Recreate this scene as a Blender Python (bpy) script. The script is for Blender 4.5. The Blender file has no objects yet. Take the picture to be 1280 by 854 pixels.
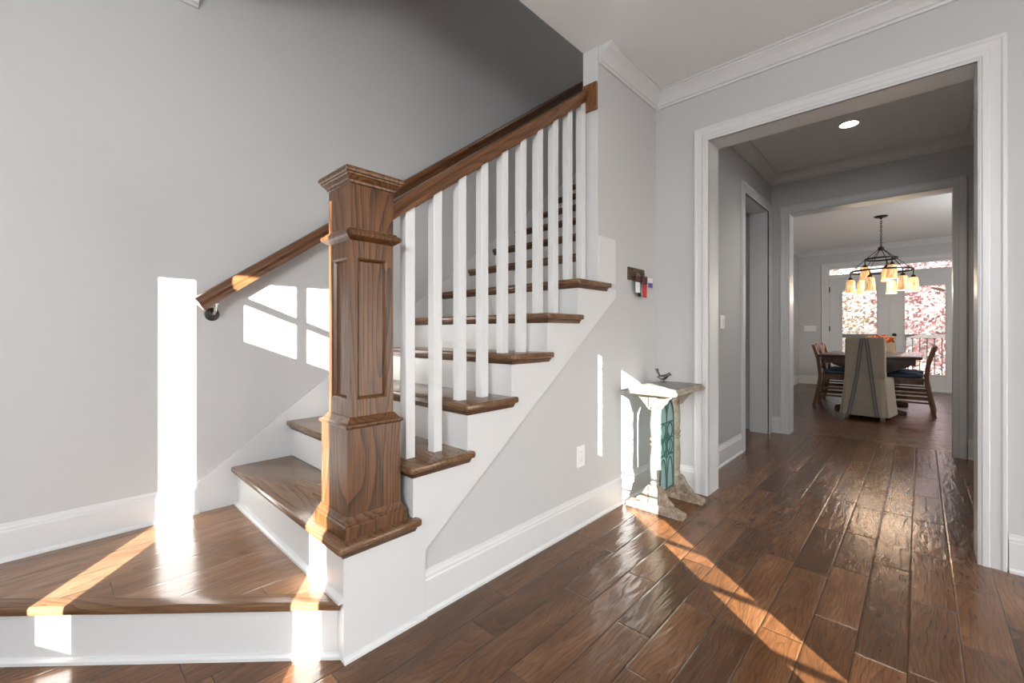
import bpy, bmesh, math, random
from mathutils import Vector, Matrix
R = random.Random(7)
C = bpy.context.scene.collection
S = bpy.context.scene

# ------------------------------------------------------------------ camera, sky, sun, exposure
YAW = 0.7573
cam = bpy.data.cameras.new('camera'); co = bpy.data.objects.new('camera', cam); C.objects.link(co)
co.location = (0, 0, 1.0365); co.rotation_euler = (math.pi/2, 0, YAW)
cam.sensor_width = 36.0; cam.lens = 539.5/1280*36; cam.shift_y = -11.9/1280
cam.clip_start = 0.05; cam.clip_end = 200
S.camera = co
S.view_settings.view_transform = 'Standard'; S.view_settings.look = 'None'
S.view_settings.exposure = 0.30; S.view_settings.gamma = 1.0; S.view_settings.use_curve_mapping = False

SUN_EL = math.atan(0.32/1.274)
w = bpy.data.worlds.new('sky'); S.world = w; w.use_nodes = True
nt = w.node_tree; bg = nt.nodes['Background']
sky = nt.nodes.new('ShaderNodeTexSky'); sky.sky_type = 'NISHITA'; sky.sun_disc = False
sky.sun_elevation = math.radians(32); sky.sun_rotation = math.radians(128); sky.air_density = 1.0; sky.dust_density = 2.5
hs = nt.nodes.new('ShaderNodeHueSaturation'); hs.inputs['Saturation'].default_value = 0.35
nt.links.new(sky.outputs[0], hs.inputs['Color']); nt.links.new(hs.outputs[0], bg.inputs[0])
bg.inputs[1].default_value = 0.75

sun = bpy.data.lights.new('sun', 'SUN'); sun.energy = 46.0; sun.angle = math.radians(0.12); sun.color = (1.0, 0.965, 0.91)
so = bpy.data.objects.new('sun', sun); C.objects.link(so); so.location = (8, -8, 6)
so.rotation_euler = Vector((-1, 0.79, -0.32)).to_track_quat('-Z', 'Y').to_euler()

def portal(name, loc, rot, sx, sy):
    l = bpy.data.lights.new(name, 'AREA'); l.shape = 'RECTANGLE'; l.size = sx; l.size_y = sy
    l.cycles.is_portal = True
    o = bpy.data.objects.new(name, l); C.objects.link(o); o.location = loc; o.rotation_euler = rot
def lamp(name, loc, power, color=(1, .86, .7), radius=.1):
    l = bpy.data.lights.new(name, 'POINT'); l.energy = power; l.color = color; l.shadow_soft_size = radius
    o = bpy.data.objects.new(name, l); C.objects.link(o); o.location = loc
    return o
HP = math.pi/2
portal('portal_door', (1.18, -2.06, 1.6), (HP, 0, 0), 1.6, 2.0)
portal('portal_front', (3.0, -1.06, 1.4), (HP, 0, 0), .9, 1.8)
portal('portal_side', (5.05, 1.2, 1.4), (HP, 0, HP), 2.4, 1.8)
portal('portal_french', (-.4, 10.55, 1.2), (HP, 0, math.pi), 1.9, 2.3)
portal('portal_dining', (1.45, 10.6, 1.4), (HP, 0, math.pi), 1.1, 1.8)
lamp('foyer_fill', (.55, -1.45, 1.9), 112, (.88, .94, 1), .3)  # unseen fill light added behind the camera to brighten the foyer
lamp('study_fill', (1.9, 0.6, 1.25), 18, (.90, .95, 1), .3)  # low fill added out of view, lifts the ceiling and walls
lamp('dining_fill', (1.3, 7.2, 1.9), 58, (.93, .97, 1), .2)  # added fill beyond the frame, raises the dining room brightness
lamp('upstairs_fill', (-.6, 3.6, 4.6), 10, (1, .95, .9), .2)  # unseen fill added to lighten the upper stairwell

# ------------------------------------------------------------------ helpers
def tag(o, label=None, cat=None, group=None, kind=None):
    if label: o['label'] = label
    if cat: o['category'] = cat
    if group: o['group'] = group
    if kind: o['kind'] = kind
    return o
def thing(name, label, cat, loc=(0, 0, 0), rz=0.0, group=None):
    o = bpy.data.objects.new(name, None); C.objects.link(o); o.empty_display_size = .05
    o.location = loc; o.rotation_euler = (0, 0, rz)
    return tag(o, label, cat, group)
def obj(name, bm, mat, parent=None, world=False, smooth=False, loc=None, rot=None, recenter=False):
    """link one mesh object; world=True: verts are in world space and move into the parent's frame"""
    if world and parent is not None:
        base = Vector((0, 0, 0)); p = parent
        while p is not None: base += Vector(p.location); p = p.parent
        bmesh.ops.translate(bm, verts=bm.verts, vec=-base)
    off = None
    if recenter:
        xs = [v.co for v in bm.verts]
        lo = Vector([min(v[i] for v in xs) for i in range(3)]); hi = Vector([max(v[i] for v in xs) for i in range(3)])
        off = Vector(((lo.x+hi.x)/2, (lo.y+hi.y)/2, lo.z))
        bmesh.ops.translate(bm, verts=bm.verts, vec=-off)
    bmesh.ops.recalc_face_normals(bm, faces=bm.faces)
    me = bpy.data.meshes.new(name); bm.to_mesh(me); bm.free()
    o = bpy.data.objects.new(name, me); C.objects.link(o)
    if mat is not None: me.materials.append(mat)
    if parent is not None: o.parent = parent
    if off is not None: o.location = off
    if loc is not None: o.location = loc
    if rot is not None: o.rotation_euler = rot
    if smooth:
        for p in me.polygons: p.use_smooth = True
        me.set_sharp_from_angle(angle=math.radians(38))
    return o
def struct(name, bm, mat, parent=None, smooth=False):
    o = obj(name, bm, mat, parent, world=parent is not None, smooth=smooth)
    if parent is None: o['kind'] = 'structure'
    return o
def dup(root, loc=None, rz=None, label=None):
    r = root.copy(); C.objects.link(r)
    if loc is not None: r.location = loc
    if rz is not None: r.rotation_euler = (0, 0, rz)
    if label: r['label'] = label
    for ch in list(root.children):
        c = ch.copy(); C.objects.link(c); c.parent = r
        for g in list(ch.children):
            d = g.copy(); C.objects.link(d); d.parent = c
    return r
def B(): return bmesh.new()
def box(bm, x0, x1, y0, y1, z0, z1, bev=0.0, seg=2):
    vs = [bm.verts.new((x, y, z)) for z in (z0, z1) for y in (y0, y1) for x in (x0, x1)]
    fs = [bm.faces.new([vs[i] for i in f]) for f in ((0, 2, 3, 1), (4, 5, 7, 6), (0, 1, 5, 4), (2, 6, 7, 3), (0, 4, 6, 2), (1, 3, 7, 5))]
    if bev > 0:
        es = list({e for f in fs for e in f.edges})
        bmesh.ops.bevel(bm, geom=es, offset=bev, segments=seg, profile=.5, affect='EDGES')
    return bm
def extrude_poly(bm, pts, d0, d1, fmap, bev=0.0, seg=2):
    a = [bm.verts.new(fmap(p[0], p[1], d0)) for p in pts]
    b = [bm.verts.new(fmap(p[0], p[1], d1)) for p in pts]
    n = len(pts)
    fs = [bm.faces.new(a[::-1]), bm.faces.new(b)]
    for i in range(n):
        fs.append(bm.faces.new((a[i], a[(i+1) % n], b[(i+1) % n], b[i])))
    if bev > 0:
        es = list({e for f in fs for e in f.edges})
        bmesh.ops.bevel(bm, geom=es, offset=bev, segments=seg, profile=.5, affect='EDGES')
    return bm
XY = lambda u, v, d: (u, v, d)
YZ = lambda u, v, d: (d, u, v)
XZ = lambda u, v, d: (u, d, v)
def sweep(bm, path, prof, fmap, closed=False):
    """profile (a = offset to the left of the path, b = third axis) along a 2-D path with mitres"""
    P = [Vector(p) for p in path]; n = len(P); rings = []
    def nrm(i, j):
        d = (P[j]-P[i]).normalized(); return Vector((-d.y, d.x))
    for i in range(n):
        if closed or 0 < i < n-1:
            n1 = nrm((i-1) % n, i); n2 = nrm(i, (i+1) % n)
            m = (n1+n2); m = m/(max(1e-6, m.dot(n1)))
        else:
            m = nrm(0, 1) if i == 0 else nrm(n-2, n-1)
        rings.append([bm.verts.new(fmap(P[i].x+m.x*a, P[i].y+m.y*a, b)) for a, b in prof])
    k = len(prof)
    for i in range(n if closed else n-1):
        r0, r1 = rings[i], rings[(i+1) % n]
        for j in range(k):
            bm.faces.new((r0[j], r0[(j+1) % k], r1[(j+1) % k], r1[j]))
    if not closed:
        bm.faces.new(rings[0][::-1]); bm.faces.new(rings[-1])
    return bm
def lathe(bm, prof, c=(0, 0, 0), seg=20, axis='Z', squash=1.0):
    rings = []
    for r, z in prof:
        ring = []
        for i in range(seg):
            a = 2*math.pi*i/seg; p = (r*math.cos(a), r*math.sin(a)*squash, z)
            if axis == 'X': p = (p[2], p[0], p[1])
            if axis == 'Y': p = (p[0], p[2], p[1])
            ring.append(bm.verts.new((c[0]+p[0], c[1]+p[1], c[2]+p[2])))
        rings.append(ring)
    for a, b in zip(rings, rings[1:]):
        for i in range(seg): bm.faces.new((a[i], a[(i+1) % seg], b[(i+1) % seg], b[i]))
    bm.faces.new(rings[0][::-1]); bm.faces.new(rings[-1])
    return bm
def tube(bm, pts, r, seg=8, closed=False):
    P = [Vector(p) for p in pts]; n = len(P); rings = []; prev = None
    for i in range(n):
        if closed: t = (P[(i+1) % n]-P[i-1]).normalized()
        else: t = (P[min(i+1, n-1)]-P[max(i-1, 0)]).normalized()
        if prev is None: u = t.orthogonal().normalized()
        else: u = (prev-t*prev.dot(t)).normalized()
        prev = u; v = t.cross(u); rr = r[i] if isinstance(r, (list, tuple)) else r
        rings.append([bm.verts.new(P[i]+u*rr*math.cos(2*math.pi*k/seg)+v*rr*math.sin(2*math.pi*k/seg)) for k in range(seg)])
    for i in range(n if closed else n-1):
        a, b = rings[i], rings[(i+1) % n]
        for k in range(seg): bm.faces.new((a[k], a[(k+1) % seg], b[(k+1) % seg], b[k]))
    if not closed: bm.faces.new(rings[0][::-1]); bm.faces.new(rings[-1])
    return bm
def loft(bm, rings):
    rs = [[bm.verts.new(p) for p in ring] for ring in rings]; k = len(rs[0])
    for a, b in zip(rs, rs[1:]):
        for i in range(k): bm.faces.new((a[i], a[(i+1) % k], b[(i+1) % k], b[i]))
    bm.faces.new(rs[0][::-1]); bm.faces.new(rs[-1])
    return bm

# ------------------------------------------------------------------ materials
def mat(name):
    m = bpy.data.materials.new(name); m.use_nodes = True
    return m, m.node_tree, m.node_tree.nodes['Principled BSDF']
def N(nt, t, **kw):
    n = nt.nodes.new(t)
    for k, v in kw.items(): setattr(n, k, v)
    return n
def mth(nt, op, a, b=None, c=None):
    n = nt.nodes.new('ShaderNodeMath'); n.operation = op
    for i, v in enumerate((a, b, c)):
        if v is None: continue
        if isinstance(v, (int, float)): n.inputs[i].default_value = v
        else: nt.links.new(v, n.inputs[i])
    return n.outputs[0]
def comb(nt, x, y, z):
    n = nt.nodes.new('ShaderNodeCombineXYZ')
    for i, v in enumerate((x, y, z)):
        if isinstance(v, (int, float)): n.inputs[i].default_value = v
        else: nt.links.new(v, n.inputs[i])
    return n.outputs[0]
def noise(nt, vec, scale=1.0, detail=3, rough=.55, dist=0.0):
    n = nt.nodes.new('ShaderNodeTexNoise'); n.inputs['Scale'].default_value = scale
    n.inputs['Detail'].default_value = detail; n.inputs['Roughness'].default_value = rough; n.inputs['Distortion'].default_value = dist
    nt.links.new(vec, n.inputs['Vector']); return n.outputs['Fac']
def ramp(nt, fac, stops):
    n = nt.nodes.new('ShaderNodeValToRGB'); cr = n.color_ramp
    while len(cr.elements) < len(stops): cr.elements.new(.5)
    for e, (p, c) in zip(cr.elements, stops): e.position = p; e.color = (*c, 1)
    nt.links.new(fac, n.inputs[0]); return n.outputs[0]
def mixc(nt, f, a, b, mode='MIX'):
    n = nt.nodes.new('ShaderNodeMix'); n.data_type = 'RGBA'; n.blend_type = mode
    for i, v in ((0, f), (6, a), (7, b)):
        if isinstance(v, (int, float)): n.inputs[i].default_value = v
        elif isinstance(v, tuple): n.inputs[i].default_value = (*v, 1)
        else: nt.links.new(v, n.inputs[i])
    return n.outputs[2]
def bump(nt, p, h, strength, dist=.01):
    n = nt.nodes.new('ShaderNodeBump'); n.inputs['Strength'].default_value = strength; n.inputs['Distance'].default_value = dist
    nt.links.new(h, n.inputs['Height']); nt.links.new(n.outputs[0], p.inputs['Normal'])
def paint(name, col, rough=.6, bs=.06, spec=.4):
    m, nt, p = mat(name); tc = N(nt, 'ShaderNodeTexCoord')
    f = noise(nt, tc.outputs['Object'], 1.4, 2)
    c = mixc(nt, f, tuple(x*.985 for x in col), tuple(min(1, x*1.015) for x in col))
    nt.links.new(c, p.inputs['Base Color']); p.inputs['Roughness'].default_value = rough
    p.inputs['Specular IOR Level'].default_value = spec
    if bs: bump(nt, p, noise(nt, tc.outputs['Object'], 220, 2), bs, .002)
    return m
def wood(name, dark, mid, light, axis='Z', freq=55, rough=.38, seed=0.0, spec=.45, coat=.0, ring=.6):
    m, nt, p = mat(name); tc = N(nt, 'ShaderNodeTexCoord'); oi = N(nt, 'ShaderNodeObjectInfo')
    sep = N(nt, 'ShaderNodeSeparateXYZ'); nt.links.new(tc.outputs['Object'], sep.inputs[0])
    o = sep.outputs; idx = {'X': (1, 2, 0), 'Y': (0, 2, 1), 'Z': (0, 1, 2)}[axis]
    rnd = mth(nt, 'MULTIPLY', oi.outputs['Random'], 3.1)
    pp = o[idx[0]]; q = o[idx[1]]; L = mth(nt, 'ADD', o[idx[2]], mth(nt, 'ADD', rnd, seed))
    V = comb(nt, pp, q, mth(nt, 'MULTIPLY', L, .16))
    d1 = noise(nt, V, 8, .6, .5)
    px_ = mth(nt, 'ADD', pp, mth(nt, 'MULTIPLY', mth(nt, 'SINE', mth(nt, 'MULTIPLY', L, 2.3)), .03))
    qx = mth(nt, 'ADD', q, mth(nt, 'MULTIPLY', mth(nt, 'COSINE', mth(nt, 'MULTIPLY', L, 1.9)), .045))
    rad = mth(nt, 'SQRT', mth(nt, 'ADD', mth(nt, 'POWER', px_, 2), mth(nt, 'POWER', qx, 2)))
    dist = mth(nt, 'ADD', rad, mth(nt, 'MULTIPLY', d1, .16))
    saw = mth(nt, 'FRACT', mth(nt, 'MULTIPLY', dist, freq))
    fib = noise(nt, comb(nt, mth(nt, 'MULTIPLY', pp, 260), mth(nt, 'MULTIPLY', q, 260), mth(nt, 'MULTIPLY', L, 9)), 1, 2, .6)
    big = noise(nt, comb(nt, mth(nt, 'MULTIPLY', pp, 14), mth(nt, 'MULTIPLY', q, 14), mth(nt, 'MULTIPLY', L, 1.6)), 1, 2)
    base = mth(nt, 'ADD', mth(nt, 'MULTIPLY', fib, .45), mth(nt, 'MULTIPLY', big, .55))
    col = ramp(nt, base, [(.30, light), (.52, mid), (.74, tuple((a_+b_)/2 for a_, b_ in zip(mid, dark)))])
    pore = mth(nt, 'MULTIPLY', mth(nt, 'POWER', saw, 2.2), mth(nt, 'ADD', .25, mth(nt, 'MULTIPLY', fib, 1.3)))
    fine = mth(nt, 'MULTIPLY', mth(nt, 'SUBTRACT', fib, .5), 2.2)
    f = mth(nt, 'MINIMUM', 1.0, mth(nt, 'ADD', mth(nt, 'MULTIPLY', pore, ring), mth(nt, 'MAXIMUM', 0.0, mth(nt, 'MULTIPLY', fine, .35))))
    col = mixc(nt, f, col, dark)
    nt.links.new(col, p.inputs['Base Color']); p.inputs['Roughness'].default_value = rough
    p.inputs['Specular IOR Level'].default_value = spec; p.inputs['Coat Weight'].default_value = coat; p.inputs['Coat Roughness'].default_value = .12
    bump(nt, p, f, -.12, .002)
    return m
def planks(name, wdt, length, cols, along='Y', x_off=0.0, rough=.24, scrape=.5, seamw=.0016, seed=1.0, spread=.5, scr=(11, 5)):
    m, nt, p = mat(name); tc = N(nt, 'ShaderNodeTexCoord')
    sep = N(nt, 'ShaderNodeSeparateXYZ'); nt.links.new(tc.outputs['Object'], sep.inputs[0])
    X, Y = (sep.outputs[0], sep.outputs[1]) if along == 'Y' else (sep.outputs[1], sep.outputs[0])
    u = mth(nt, 'DIVIDE', mth(nt, 'SUBTRACT', X, x_off), wdt); row = mth(nt, 'FLOOR', u); fu = mth(nt, 'FRACT', u)
    wn = N(nt, 'ShaderNodeTexWhiteNoise', noise_dimensions='2D'); nt.links.new(comb(nt, row, seed, 0), wn.inputs['Vector'])
    sp = N(nt, 'ShaderNodeSeparateColor'); nt.links.new(wn.outputs['Color'], sp.inputs[0])
    ln = mth(nt, 'MULTIPLY', mth(nt, 'ADD', mth(nt, 'MULTIPLY', sp.outputs[1], .6), .7), length)
    v = mth(nt, 'ADD', mth(nt, 'DIVIDE', Y, ln), mth(nt, 'MULTIPLY', sp.outputs[0], 9.0)); cid = mth(nt, 'FLOOR', v); fv = mth(nt, 'FRACT', v)
    w2 = N(nt, 'ShaderNodeTexWhiteNoise', noise_dimensions='2D'); nt.links.new(comb(nt, row, cid, 0), w2.inputs['Vector'])
    r3 = N(nt, 'ShaderNodeSeparateColor'); nt.links.new(w2.outputs['Color'], r3.inputs[0]); ra, rb, rc = r3.outputs
    # grain inside each board
    pl = mth(nt, 'ADD', mth(nt, 'MULTIPLY', mth(nt, 'SUBTRACT', fu, .5), wdt), mth(nt, 'MULTIPLY', mth(nt, 'SUBTRACT', ra, .5), .12))
    L = mth(nt, 'ADD', Y, mth(nt, 'MULTIPLY', rb, 23.0))
    V = comb(nt, pl, mth(nt, 'MULTIPLY', L, .22), mth(nt, 'MULTIPLY', rc, 7))
    d1 = noise(nt, V, 11, 2, .5)
    depth = mth(nt, 'ADD', .02, mth(nt, 'MULTIPLY', mth(nt, 'SINE', mth(nt, 'MULTIPLY', L, 2.6)), .05))
    rad = mth(nt, 'SQRT', mth(nt, 'ADD', mth(nt, 'POWER', pl, 2), mth(nt, 'POWER', depth, 2)))
    saw = mth(nt, 'FRACT', mth(nt, 'MULTIPLY', mth(nt, 'ADD', rad, mth(nt, 'MULTIPLY', d1, .10)), 75))
    fib = noise(nt, comb(nt, mth(nt, 'MULTIPLY', pl, 240), mth(nt, 'MULTIPLY', L, 10), 0), 1, 2, .6)
    blotch = noise(nt, comb(nt, mth(nt, 'MULTIPLY', pl, 10), mth(nt, 'MULTIPLY', L, 2.2), rc), 1, 3)
    base = mth(nt, 'ADD', mth(nt, 'MULTIPLY', fib, .35), mth(nt, 'MULTIPLY', blotch, .65))
    col = ramp(nt, base, [(.32, cols[2]), (.52, cols[1]), (.72, tuple((a_+b_)/2 for a_, b_ in zip(cols[0], cols[1])))])
    f = mth(nt, 'MINIMUM', 1.0, mth(nt, 'MULTIPLY', mth(nt, 'POWER', saw, 2.5), mth(nt, 'ADD', .15, mth(nt, 'MULTIPLY', fib, 1.1))))
    col = mixc(nt, mth(nt, 'MULTIPLY', f, .6), col, cols[0])
    tone = mth(nt, 'ADD', 1-spread/2, mth(nt, 'MULTIPLY', rb, spread))
    col = mixc(nt, 1.0, col, comb(nt, tone, tone, tone), 'MULTIPLY')
    # seams
    eu = mth(nt, 'MULTIPLY', mth(nt, 'MINIMUM', fu, mth(nt, 'SUBTRACT', 1.0, fu)), wdt)
    ev = mth(nt, 'MULTIPLY', mth(nt, 'MINIMUM', fv, mth(nt, 'SUBTRACT', 1.0, fv)), ln)
    e = mth(nt, 'MINIMUM', eu, ev)
    seam = mth(nt, 'LESS_THAN', e, seamw)
    col = mixc(nt, mth(nt, 'MULTIPLY', seam, .75), col, (.012, .007, .005))
    nt.links.new(col, p.inputs['Base Color'])
    nt.links.new(mth(nt, 'ADD', rough, mth(nt, 'MULTIPLY', fib, .10)), p.inputs['Roughness'])
    p.inputs['Specular IOR Level'].default_value = .5
    ease = mth(nt, 'MULTIPLY', mth(nt, 'MINIMUM', mth(nt, 'DIVIDE', e, .006), 1.0), .30)
    sc = noise(nt, comb(nt, mth(nt, 'ADD', mth(nt, 'MULTIPLY', X, scr[0]), mth(nt, 'MULTIPLY', ra, 9)), mth(nt, 'MULTIPLY', L, scr[1]), rc), 1, 1.5, .5, .8)
    h = mth(nt, 'ADD', ease, mth(nt, 'ADD', mth(nt, 'MULTIPLY', sc, scrape), mth(nt, 'MULTIPLY', f, .05)))
    bump(nt, p, h, .55, .006)
    return m
def plain(name, col, rough=.5, metal=0.0, spec=.5, var=.12, scale=30, bs=0.0):
    m, nt, p = mat(name); tc = N(nt, 'ShaderNodeTexCoord'); f = noise(nt, tc.outputs['Object'], scale, 3)
    c = mixc(nt, f, tuple(x*(1-var) for x in col), tuple(min(1, x*(1+var)) for x in col))
    nt.links.new(c, p.inputs['Base Color']); p.inputs['Roughness'].default_value = rough; p.inputs['Metallic'].default_value = metal
    p.inputs['Specular IOR Level'].default_value = spec
    if bs: bump(nt, p, f, bs, .003)
    return m
def glow(name, col, strength, base=(.9, .85, .75)):
    m, nt, p = mat(name); p.inputs['Base Color'].default_value = (*base, 1)
    p.inputs['Emission Color'].default_value = (*col, 1); p.inputs['Emission Strength'].default_value = strength
    return m

M_wall = paint('grey_wall_paint', (.53, .53, .527), .62)
M_trim = paint('white_trim_paint', (.65, .65, .646), .34, .0, .5)
M_ceil = paint('white_ceiling_paint', (.80, .80, .795), .7, .05)
M_floor = planks('hand_scraped_oak_floor', .127, .62, ((.032, .012, .005), (.128, .054, .020), (.215, .10, .043)), 'Y', -.028, .16, .75, spread=.75, scr=(27, 6))
M_floor2 = planks('narrow_oak_floor', .083, .9, ((.03, .013, .008), (.10, .042, .022), (.17, .08, .042)), 'X', 0, .22, .35, seed=5, spread=.5, scr=(14, 4))
M_land = planks('oak_platform_boards', .135, 3.0, ((.085, .042, .022), (.24, .125, .066), (.36, .21, .12)), 'Y', .02, .14, .22, .0012, seed=3, spread=.25, scr=(24, 5))
M_tread = wood('oak_tread_wood', (.055, .025, .012), (.17, .088, .043), (.27, .155, .085), 'X', 60, .20, .3, .5, ring=.6)
M_newel = wood('stained_oak_post_wood', (.020, .008, .003), (.135, .053, .0155), (.225, .10, .032), 'Z', 60, .36, 1.2, .5, ring=.95)
M_rail = wood('stained_oak_rail_wood', (.030, .012, .005), (.15, .060, .022), (.25, .11, .043), 'Y', 60, .28, .8, .5, ring=.7)
M_plate = wood('stained_oak_plate_wood', (.06, .024, .010), (.20, .085, .034), (.32, .15, .064), 'Z', 60, .35, .8)
M_nose = wood('oak_nosing_wood', (.035, .015, .008), (.11, .052, .026), (.18, .095, .052), 'X', 60, .3, 2.3)
M_chair = wood('brown_chair_wood', (.035, .015, .008), (.15, .066, .028), (.25, .12, .05), 'Z', 50, .35, 1.9)
M_table = wood('dark_table_wood', (.018, .008, .006), (.065, .030, .018), (.12, .058, .034), 'Y', 50, .25, 2.9)
M_black = plain('black_iron', (.018, .016, .015), .45, .6)
M_bronze = plain('dark_bronze', (.05, .048, .046), .35, .8)
M_nickel = plain('satin_nickel', (.55, .54, .52), .3, 1.0)
M_plastic = plain('white_plastic', (.82, .82, .81), .35, 0, .5, .02)
M_slot = plain('dark_slot', (.05, .05, .05), .6)
M_linen = plain('oatmeal_linen', (.35, .29, .22), .95, 0, .1, .10, 160, .2)
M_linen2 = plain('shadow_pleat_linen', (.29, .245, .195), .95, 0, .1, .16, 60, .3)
M_stripe = plain('grey_blue_stripe', (.15, .15, .15), .95, 0, .1, .10, 120)
M_cushion = plain('navy_cushion_cloth', (.045, .075, .135), .6, 0, .5, .3, 30)
M_leafo = plain('orange_autumn_leaf', (.70, .17, .055), .6, 0, .3, .5, 60)
M_vase = plain('cream_ceramic', (.55, .46, .36), .4)

def distressed():
    m, nt, p = mat('distressed_cream_paint'); tc = N(nt, 'ShaderNodeTexCoord')
    a = noise(nt, tc.outputs['Object'], 22, 5, .7); b = noise(nt, tc.outputs['Object'], 90, 3, .6)
    g = N(nt, 'ShaderNodeNewGeometry')
    c = ramp(nt, a, [(.40, (.34, .31, .25)), (.55, (.28, .24, .18)), (.61, (.22, .145, .085)), (.70, (.12, .07, .04))])
    c = mixc(nt, mth(nt, 'MULTIPLY', b, .35), c, (.42, .43, .36))
    nt.links.new(c, p.inputs['Base Color']); p.inputs['Roughness'].default_value = .7
    bump(nt, p, mth(nt, 'ADD', a, b), .25, .003); return m
def worn_wood():
    m, nt, p = mat('worn_bare_wood'); tc = N(nt, 'ShaderNodeTexCoord')
    a = noise(nt, tc.outputs['Object'], 26, 5, .7); b = noise(nt, tc.outputs['Object'], 110, 3)
    c = ramp(nt, a, [(.36, (.44, .41, .35)), (.47, (.30, .225, .155)), (.58, (.18, .10, .055)), (.72, (.09, .05, .03))])
    c = mixc(nt, mth(nt, 'MULTIPLY', b, .3), c, (.5, .46, .4))
    nt.links.new(c, p.inputs['Base Color']); p.inputs['Roughness'].default_value = .65
    bump(nt, p, mth(nt, 'ADD', a, b), .25, .003); return m
M_cream = distressed(); M_worn = worn_wood()
M_verd = plain('verdigris_iron', (.055, .135, .13), .55, .2, .4, .4, 60, .2)
M_teal = plain('pale_teal_glass', (.30, .44, .41), .35, 0, .5, .22, 22)
M_topshade = plain('grey_top_shade', (.22, .215, .205), .35, 0, .5, .25, 25)  # grey stands for the shaded part of the side table top
M_bird = plain('pewter_bird', (.14, .135, .13), .42, .7, .5, .35, 120, .2)
M_shade = glow('amber_glass_shade', (1.0, .62, .27), 2.0, (.85, .68, .45))
def shade_mat():
    m, nt, p = mat('streaked_amber_glass'); tc = N(nt, 'ShaderNodeTexCoord')
    sp = N(nt, 'ShaderNodeSeparateXYZ'); nt.links.new(tc.outputs['Object'], sp.inputs[0])
    a = noise(nt, comb(nt, mth(nt, 'MULTIPLY', sp.outputs[0], 90), mth(nt, 'MULTIPLY', sp.outputs[1], 90), mth(nt, 'MULTIPLY', sp.outputs[2], 9)), 1, 3)
    c = ramp(nt, a, [(.3, (.45, .20, .06)), (.5, (.95, .55, .22)), (.7, (1.0, .85, .58))])
    nt.links.new(c, p.inputs['Base Color']); nt.links.new(c, p.inputs['Emission Color'])
    p.inputs['Emission Strength'].default_value = .5; p.inputs['Roughness'].default_value = .25
    return m
M_shade = shade_mat()
M_bulb = glow('lit_bulb', (1.0, .85, .6), 9)
M_led = glow('lit_downlight', (1.0, .95, .86), 12)
M_red = plain('red_tag', (.55, .02, .02), .4); M_white = plain('white_card', (.75, .75, .76), .5)
M_purple = plain('purple_tag', (.14, .08, .30), .5); M_dkred = plain('dark_red_fob', (.10, .03, .035), .5)
M_rackwood = plain('carved_dark_rack_wood', (.10, .062, .038), .6, 0, .3, .9, 120, 1.0)
M_deck = planks('deck_boards', .14, 4, ((.10, .08, .07), (.15, .12, .10), (.19, .16, .13)), 'X', 0, .7, .1)
M_bark = plain('tree_bark', (.20, .15, .13), .9)
M_railp = plain('deck_rail_wood', (.028, .022, .02), .7)
def leafy(name, col):
    m, nt, p = mat(name); tc = N(nt, 'ShaderNodeTexCoord'); f = noise(nt, tc.outputs['Object'], 1.6, 3)
    c = mixc(nt, f, tuple(x*.7 for x in col), tuple(min(1, x*1.3) for x in col)); nt.links.new(c, p.inputs['Base Color']); p.inputs['Roughness'].default_value = .8
    t = N(nt, 'ShaderNodeBsdfTranslucent'); nt.links.new(c, t.inputs[0]); mx_ = N(nt, 'ShaderNodeMixShader'); mx_.inputs[0].default_value = .45
    nt.links.new(p.outputs[0], mx_.inputs[1]); nt.links.new(t.outputs[0], mx_.inputs[2]); nt.links.new(mx_.outputs[0], nt.nodes['Material Output'].inputs[0])
    return m
M_pink = leafy('pink_autumn_leaves', (.30, .175, .17)); M_peach = leafy('pale_autumn_leaves', (.32, .25, .18))
M_lawn = plain('dry_lawn', (.30, .26, .17), .9)
def pane_mat():
    m = bpy.data.materials.new('clear_pane'); m.use_nodes = True; nt = m.node_tree; nt.nodes.clear()
    o = N(nt, 'ShaderNodeOutputMaterial'); t = N(nt, 'ShaderNodeBsdfTransparent'); g = N(nt, 'ShaderNodeBsdfGlossy'); g.inputs['Roughness'].default_value = .02
    fr = N(nt, 'ShaderNodeFresnel'); fr.inputs[0].default_value = 1.3; mx = N(nt, 'ShaderNodeMixShader')
    nt.links.new(fr.outputs[0], mx.inputs[0]); nt.links.new(t.outputs[0], mx.inputs[1]); nt.links.new(g.outputs[0], mx.inputs[2]); nt.links.new(mx.outputs[0], o.inputs[0])
    return m
M_pane = pane_mat()

# ------------------------------------------------------------------ the setting
r = .188; run = .254; Y0 = .618                     # stair rise, run, face of the second riser
WL = -2.468; WS = -1.322; SK = -1.308; WI = -1.418  # left wall, stair-wall face, skirt face, stair-wall inner face
CZ = 2.65; TOP = 5.4
def YR(k): return Y0+(k-2)*run

bm = B(); box(bm, -3.0, 5.2, -2.2, 5.29, -.1, 0); struct('floor', bm, M_floor)
bm = B(); box(bm, -3.0, 2.4, 5.29, 10.6, -.1, 0); struct('floor', bm, M_floor2)
# ceilings (the stairwell left of the edge stays open)
bm = B(); box(bm, WI, 5.2, -2.2, 10.6, CZ, 3.0); box(bm, -2.6, WI, -2.2, .47, CZ, 3.0); box(bm, -2.6, WI, 4.44, 10.6, CZ, 3.0)
struct('ceiling', bm, M_ceil)
bm = B(); box(bm, -2.7, 1.7, .3, 6.0, TOP, TOP+.1); struct('ceiling', bm, M_ceil)
bm = B(); box(bm, WL-.12, WL, -2.2, 6.0, 0, TOP); struct('wall_left', bm, M_wall)
# upstairs enclosure
bm = B(); box(bm, WL, 1.7, 5.9, 6.0, 3.0, TOP); box(bm, 1.6, 1.7, .36, 6.0, 3.0, TOP); box(bm, WL, 1.7, .36, .46, 3.0, TOP)
struct('wall_upstairs', bm, M_wall)
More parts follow.
